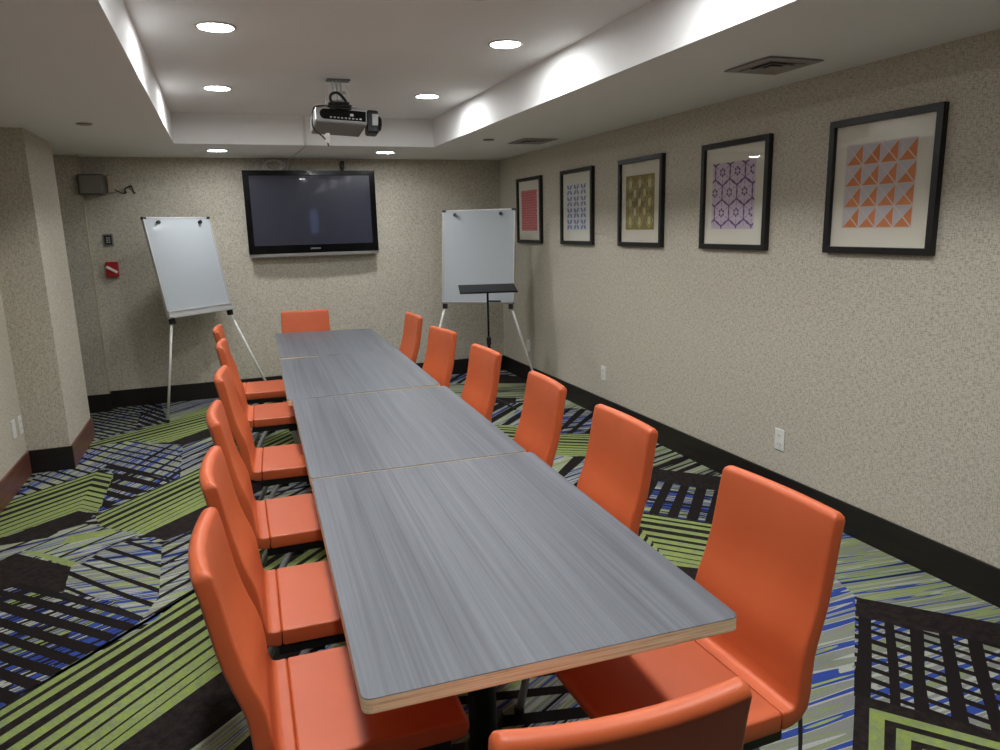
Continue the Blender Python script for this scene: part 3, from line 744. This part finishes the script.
wall_plate((XR, 6.61, .37), R(-90), 'white outlet low on the right wall behind the easel leg, closest to the corner')
wall_plate((XL, 5.237, .364), R(90), 'white wall plate low on the left wall, the nearer of the pair by the pillar', False)
wall_plate((XL, 5.392, .355), R(90), 'white power outlet low on the left wall, right beside the pillar', True)
t = thing('wall_keypad', 'small dark square control plate on the back wall above the red fire alarm pull', 'keypad', (-.938, YB, 1.516))
b = BM(); box(b, -.040, .040, -.010, 0, -.055, .055); obj('back_plate', b, M['grey_plastic'], t, bevel=.003)
b = BM(); box(b, -.028, .028, -.016, -.010, -.04, .04); fc = obj('face', b, M['black_plastic'], t, bevel=.003)
for dx in (-.009, .009):
    for z in (-.019, 0, .019):
        b = BM(); box(b, dx-.006, dx+.006, -.0185, -.016, z-.006, z+.006); obj('button', b, M['silver'], fc)
t = thing('fire_alarm_pull', 'red fire alarm pull box with a white slanted handle on the back wall', 'fire alarm', (-.935, YB, 1.258))
b = BM(); box(b, -.05, .05, -.045, .002, -.067, .067); bd = obj('alarm_body', b, M['red'], t, bevel=.008)
b = BM(); cbox(b, (0, -.05, 0), (.10, .012, .022), Matrix.Rotation(R(33), 4, 'Y')); obj('pull_handle', b, M['white_plastic'], t, bevel=.003)

# ------------------------------------------------------------------ speaker and wires in the back left corner
t = thing('wall_speaker', 'dark box speaker mounted high in the back left corner', 'speaker', (-.99, YB, 1.985))
b = BM(); box(b, -.105, .09, -.15, -.02, -.085, .085); sb = obj('cabinet', b, M['grey_plastic_dark'], t, bevel=.008)
b = BM(); box(b, -.095, .08, -.158, -.148, -.075, .075); obj('grille', b, M['dark_cloth'], t, bevel=.004)
b = BM(); box(b, -.03, .03, -.02, 0, -.03, .03); obj('bracket', b, M['black_metal'], t)
b = BM(); box(b, -.885, -.835, YB-.02, YB, 1.92, 2.07); tag(obj('cable_cover', b, M['cream'], bevel=.004), 'cream cable cover box on the back wall right of the speaker', 'cable cover')
b = BM(); tube(b, smooth_path([(-.845, YB, 1.965), (-.82, YB-.014, 1.94), (-.775, YB-.012, 1.915), (-.75, YB-.008, 1.92)]), .004, 8)
tube(b, smooth_path([(-.75, YB-.008, 1.92), (-.755, YB-.02, 1.95), (-.735, YB-.012, 1.965), (-.70, YB-.02, 1.975), (-.69, YB-.01, 1.93), (-.675, YB-.02, 1.915)]), .006, 8)
tag(obj('loose_wire', b, M['black_plastic'], smooth=True), 'loose dark wire ends poking from the back wall right of the speaker', 'wire')

# ------------------------------------------------------------------ television
t = thing('television', 'black flat-screen television mounted on the back wall', 'television', (.832, YB, 1.715))
W2, H2 = .605, .39
y0 = -.115
b = BM(); box(b, -W2+.01, W2-.01, y0, -.035, -H2+.01, H2-.005); obj('back_housing', b, M['black_plastic'], t, bevel=.01)
b = BM()
r = [[Vector((sx*(W2-kx), y, (H2-kt) if sz > 0 else -(H2-kb))) for sx, sz in ((-1, -1), (1, -1), (1, 1), (-1, 1))]
     for y, kx, kt, kb in ((y0, 0, 0, .022), (y0-.02, 0, 0, .022), (y0-.02, .052, .045, .098), (y0-.008, .054, .047, .10))]
loft(b, r, cap=False); bz = obj('bezel', b, M['gloss_black'], t)
b = BM(); box(b, -W2+.05, W2-.05, y0-.012, y0-.004, -H2+.095, H2-.043); obj('screen', b, M['screen'], t)
b = BM()
loft(b, [[Vector((x, y0-.03*math.sin(R(90*(1-abs(x)/W2)))*.6-.004, -H2-.006)), Vector((x, y0+.04, -H2-.006)), Vector((x, y0+.04, -H2+.022)), Vector((x, y0-.03*math.sin(R(90*(1-abs(x)/W2)))*.6-.014, -H2+.022))] for x in [W2*(-1+k/8) for k in range(17)]])
obj('lower_trim', b, M['silver'], t, smooth=False)['label'] = 'silver strip along the bottom'
b = BM(); box(b, -.25, .25, -.036, 0, -.2, .2); obj('wall_mount', b, M['black_metal'], t)
def lettering(txt, size, mat, parent, loc, rot=(R(90), 0, 0)):
    cu = bpy.data.curves.new('letters', 'FONT'); cu.body = txt; cu.size = size; cu.align_x = 'CENTER'; cu.align_y = 'CENTER'; cu.extrude = .0008
    tmp = bpy.data.objects.new('letters', cu); COL.objects.link(tmp)
    me = bpy.data.meshes.new_from_object(tmp.evaluated_get(bpy.context.evaluated_depsgraph_get()))
    bpy.data.objects.remove(tmp); me.materials.clear(); me.materials.append(mat)
    o = bpy.data.objects.new('logo_lettering', me); COL.objects.link(o); o.location = loc; o.rotation_euler = rot; o.parent = parent; return o
lettering('SAMSUNG', .021, M['silver'], bz, (0, y0-.022, -H2+.062))
lettering('SAMSUNG', .014, M['silver'], bz, (-.015, y0-.022, H2-.03))
b = BM(); lathe(b, [(.0, .0), (.011, .001), (.012, .003), (.0, .004)], seg=16, mat=Matrix.Translation((-.02, y0-.019, H2-.012)) @ Matrix.Rotation(R(90), 4, 'X')); obj('bezel_disc', b, M['silver'], bz)  # small silver disc on the upper bezel
b = BM()
tube(b, smooth_path([(.45, YB-.05, 2.10), (.42, YB-.06, 2.14), (.47, YB-.05, 2.195), (.56, YB-.05, 2.20), (.62, YB-.05, 2.16), (.56, YB-.06, 2.11), (.47, YB-.05, 2.12), (.44, YB-.05, 2.17), (.52, YB-.05, 2.205), (.585, YB-.05, 2.17), (.58, YB-.05, 2.10)]), .0058, 8)
tag(obj('coiled_cable', b, M['white_paint'], smooth=True), 'coil of pale cable resting on top of the television', 'cable')
b = BM()
box(b, .69, .71, TY1-.012, TY1, ZS+.002, ZT-.002)
tube(b, smooth_path([(.70, TY1-.006, ZS+.01), (.70, TY1+.03, ZS-.006), (.69, 6.7, ZS-.007), (.67, 7.2, ZS-.010), (.655, YB-.03, ZS-.02), (.64, YB-.03, 2.14), (.635, YB-.04, 2.10)], 5), .006, 8)
tag(obj('cable_conduit', b, M['white_paint']), 'thin white cable run from the raised ceiling down to the television', 'cable')
b = BM(); box(b, 1.135, 1.172, YB-.03, YB, 2.13, 2.20); lathe(b, [(.012, -.02), (.012, .02)], (1.15, YB-.03, 2.13), 12)
tag(obj('cable_clip', b, M['black_plastic'], bevel=.003), 'small black cable clip on the wall above the television', 'clip')

# ------------------------------------------------------------------ projector
t = thing('ceiling_projector', 'silver and black projector hanging from the raised ceiling', 'projector', (.755, 4.72, ZT))
b = BM(); box(b, -.07, .07, -.035, .035, -.010, 0); obj('ceiling_plate', b, M['grey_plastic'], t, bevel=.003)
b = BM()
for x in (-.035, -.012, .012): tube(b, [(x, 0, -.008), (x+.008, 0, -.165)], .006, 10)
cbox(b, (.0, 0, -.075), (.075, .022, .012)); cbox(b, (.0, 0, -.125), (.075, .022, .012)); cbox(b, (.0, .0, -.165), (.2, .16, .008))
tube(b, [(-.09, 0, -.168), (-.06, 0, -.03)], .003, 8); tube(b, [(.07, 0, -.168), (.05, 0, -.03)], .003, 8)
obj('drop_mount', b, M['steel'], t)
PM = Matrix.Translation((-.01, .03, -.238)) @ Matrix.Rotation(R(3), 4, 'Y') @ Matrix.Rotation(R(-7), 4, 'X')
def pb(name, args, mat, parent=t, bevel=.006):
    b = BM(); box(b, *args, PM); return obj(name, b, M[mat], parent, bevel=bevel)
bd = pb('projector_body', (-.155, .155, -.14, .14, -.045, .045), 'silver', t, .01)
pb('underside', (-.15, .15, -.138, .138, -.052, -.044), 'grey_plastic', bd)
b = BM(); rings = []
pts = [(-.10+.03*math.cos(R(a)), .03*math.sin(R(a))) for a in range(90, 271, 15)]+[(.145, -.03), (.145, .03)]
loft(b, [[PM @ Vector((x, y, z)) for x, z in pts] for y in (-.139, -.143)]); cp = obj('connector_panel', b, M['gloss_black'], bd)
for k in range(9):
    x = -.07+.022*k; b = BM(); box(b, x, x+.012, -.1455, -.142, -.022, -.014, PM); obj('port', b, M['silver'], cp)
b = BM(); box(b, .05, .07, -.1455, -.142, -.004, .010, PM); obj('port', b, M['white_plastic'], cp)
hb = pb('lens_housing', (.157, .228, -.13, -.03, -.088, .05), 'black_plastic', t, .012)
b = BM(); lathe(b, [(.045, 0), (.047, .01), (.04, .02), (.03, .022)], seg=24, mat=PM @ Matrix.Translation((.227, -.08, -.02)) @ Matrix.Rotation(R(90), 4, 'Y')); obj('lens', b, M['gloss_black'], hb)
b = BM(); box(b, .185, .222, -.137, -.128, -.045, .025, PM); obj('silver_catch', b, M['silver'], hb, bevel=.004)
b = BM(); tube(b, smooth_path([(-.075, -.10, -.208), (-.02, -.115, -.206), (.045, -.10, -.208), (.05, -.06, -.205), (-.06, -.06, -.20), (-.08, -.10, -.195), (-.01, -.118, -.193), (.05, -.10, -.19), (.03, -.06, -.185), (-.06, -.07, -.182), (-.07, -.105, -.178), (0, -.112, -.176), (.04, -.08, -.172), (-.05, -.07, -.168), (-.062, -.08, -.13), (-.02, -.07, -.112), (.025, -.06, -.15), (.04, -.05, -.18)], 6), .0085, 8)
tube(b, smooth_path([(-.06, -.06, -.185), (-.15, -.12, -.20), (-.178, -.14, -.22), (-.19, -.15, -.28), (-.185, -.15, -.33), (-.14, -.14, -.37), (-.11, -.14, -.40), (-.105, -.14, -.43)], 6), .004, 8)
tag(obj('projector_cable', b, M['black_plastic'], smooth=True), 'black cable coiled on top of the projector and dangling at its left end', 'cable')
bpy.context.view_layer.update()
co = [o for o in COL.objects if o.name == 'projector_cable'][0]; co.location = (.755, 4.72, ZT+.024)
b = BM(); box(b, -.118, -.094, -.148, -.143, -.41, -.355, None); g = tag(obj('cable_tag', b, M['white_plastic'], bevel=.001), 'small white tag on the cable dangling below the projector', 'tag'); g.location = (.755, 4.72, ZT+.024)

# ------------------------------------------------------------------ whiteboard easels
def easel(BL, u, tilt, Wd, Hb, feet, label, tray, group):
    u = Vector((math.cos(u), math.sin(u), 0)); BL = Vector(BL)
    n0 = Vector((u.y, -u.x, 0))                          # horizontal direction the board faces
    v = (Vector((0, 0, 1))*math.cos(tilt)-n0*math.sin(tilt)).normalized(); n = u.cross(v)
    if n.dot(n0) < 0: n = -n
    org = Vector((BL.x+u.x*Wd/2, BL.y+u.y*Wd/2, 0))
    t = thing('whiteboard_easel', label, 'whiteboard', org, 0, group)
    Mx = Matrix(((u.x, v.x, n.x, 0), (u.y, v.y, n.y, 0), (u.z, v.z, n.z, 0), (0, 0, 0, 1))); Mx.translation = BL-org
    def bx(name, a, mat, par, bevel=.002):
        b = BM(); box(b, *a, Mx); return obj(name, b, M[mat], par, bevel=bevel)
    bd = bx('writing_board', (.006, Wd-.006, .006, Hb-.006, -.016, .0), 'white_board', t)
    b = BM()
    for a in ((0, Wd, 0, .012, -.02, .004), (0, Wd, Hb-.012, Hb, -.02, .004), (0, .012, .012, Hb-.012, -.02, .004), (Wd-.012, Wd, .012, Hb-.012, -.02, .004)): box(b, *a, Mx)
    obj('board_frame', b, M['silver'], t)
    for x in (0, Wd-.03):
        bx('corner_cap', (x-.003, x+.033, Hb-.017, Hb+.003, -.022, .006), 'black_plastic', t)
    for x in (.13, Wd-.13):
        b = BM(); lathe(b, [(.010, 0), (.008, .014), (.016, .016), (.016, .026), (.0, .03)], seg=18, mat=Mx @ Matrix.Translation((x, Hb-.045, 0))); obj('hook_knob', b, M['black_plastic'], t, smooth=False)
    if tray:
        b = BM(); box(b, 0, Wd, .0, .05, .0, .012, Mx); box(b, 0, Wd, -.004, .006, .0, .05, Mx); box(b, 0, Wd, -.004, .018, .046, .052, Mx); box(b, 0, Wd, .048, .06, .0, .018, Mx); tr = obj('pen_tray', b, M['silver'], t, bevel=.002)
    else:
        bx('pen_ledge', (.0, Wd, -.012, .004, -.02, .02), 'grey_plastic', t)
    zb = -.004 if tray else -.012
    for k, (x, f) in enumerate(((.03, feet[0]), (Wd-.03, feet[1]))):
        top = Mx @ Vector((x, zb-.015, -.01)); f = Vector(f)-org
        b = BM(); box(b, x-.02, x+.02, zb-.045, zb, -.025, .012, Mx); obj('leg_clamp', b, M['black_plastic'], t, bevel=.004)
        b = BM(); tube(b, [top, f+Vector((0, 0, .012))], .0105, 12); lg = obj('leg', b, M['white_paint'], t, smooth=True)
        b = BM(); lathe(b, [(.012, .0005), (.016, .004), (.016, .022), (.012, .03)], (f.x, f.y, 0), 14); obj('foot_cap', b, M['black_plastic'], lg)
    top = Mx @ Vector((Wd*(.42 if tray else .5), Hb*.8, -.03)); f = Vector(feet[2])-org
    b = BM(); tube(b, [top, f+Vector((0, 0, .012))], .0105, 12); lg = obj('leg', b, M['white_paint'], t, smooth=True)
    b = BM(); lathe(b, [(.012, .0005), (.016, .004), (.016, .022), (.012, .03)], (f.x, f.y, 0), 14); obj('foot_cap', b, M['black_plastic'], lg)
    return Mx, org
easel((-.465, 6.473, .875), R(45), R(11.5), .70, .835, ((-.567, 6.484, 0), (.33, 6.80, 0), (-.597, 7.025, 0)), 'whiteboard on a tripod easel left of the television, angled into the room', True, 'two tripod whiteboards')
Mx, org = easel((1.879, 6.543, .862), R(-37), R(7.6), .70, .85, ((1.65, 6.50, 0), (2.64, 6.02, 0), (2.45, 6.75, 0)), 'whiteboard on a tripod easel in the right corner behind the music stand', False, 'two tripod whiteboards')
Mw = Matrix.Translation(org) @ Mx
b = BM(); lathe(b, [(.0, 0), (.008, .001), (.008, .12), (.0, .121)], seg=12, mat=Mw @ Matrix.Translation((.46, .0135, .0125)) @ Matrix.Rotation(R(90), 4, 'Y'))
mk = obj('marker_pen', b, M['black_plastic'], smooth=False); tag(mk, 'dark marker pen lying on the ledge of the right whiteboard', 'pen')

# ------------------------------------------------------------------ music stand
sx, sy = 2.053, 5.75
t = thing('music_stand', 'black music stand in front of the right whiteboard', 'music stand', (sx, sy, 0), R(-15))
DM = Matrix.Translation((0, 0, 1.037)) @ Matrix.Rotation(R(8), 4, 'X')
b = BM(); box(b, -.24, .24, -.15, .15, 0, .006, DM); dk = obj('desk', b, M['black_metal'], t, bevel=.002)
b = BM(); box(b, -.24, .24, -.154, -.148, -.004, .010, DM); obj('lip', b, M['black_metal'], dk)
b = BM(); tube(b, [(0, 0, .55), (0, 0, 1.03)], .009, 12); obj('upper_pole', b, M['black_metal'], t, smooth=True)
b = BM(); tube(b, [(0, 0, .06), (0, 0, .60)], .013, 12); lathe(b, [(.02, .56), (.02, .62), (.01, .63)], seg=14); obj('lower_pole', b, M['black_metal'], t, smooth=False)
for k in range(3):
    a = R(120*k+90); c, s = math.cos(a), math.sin(a)
    b = BM(); tube(b, smooth_path([(0, 0, .09), (c*.1, s*.1, .07), (c*.24, s*.24, .009)], 5), .009, 10); obj('leg', b, M['black_metal'], t, smooth=True)

# ------------------------------------------------------------------ camera, world, colour
cam = bpy.data.cameras.new('camera'); co = bpy.data.objects.new('camera', cam); COL.objects.link(co)
Xc, Yc, Zc = (.934764, -.354393, -.024925), (-.094391, -.180107, -.979108), (.3425, .917587, -.20181)
m = Matrix(((Xc[0], -Yc[0], -Zc[0], 0), (Xc[1], -Yc[1], -Zc[1], 0), (Xc[2], -Yc[2], -Zc[2], 1.55), (0, 0, 0, 1)))
co.matrix_world = m; cam.sensor_width = 36; cam.lens = 36*722.19/1000; cam.clip_start = .02
scn.camera = co
w = bpy.data.worlds.new('world'); scn.world = w; w.use_nodes = True
w.node_tree.nodes['Background'].inputs[0].default_value = (.30, .42, .85, 1); w.node_tree.nodes['Background'].inputs[1].default_value = 2.0
vs = scn.view_settings; vs.view_transform = 'Standard'; vs.look = 'None'; vs.exposure = .45; vs.gamma = 1; vs.use_curve_mapping = False
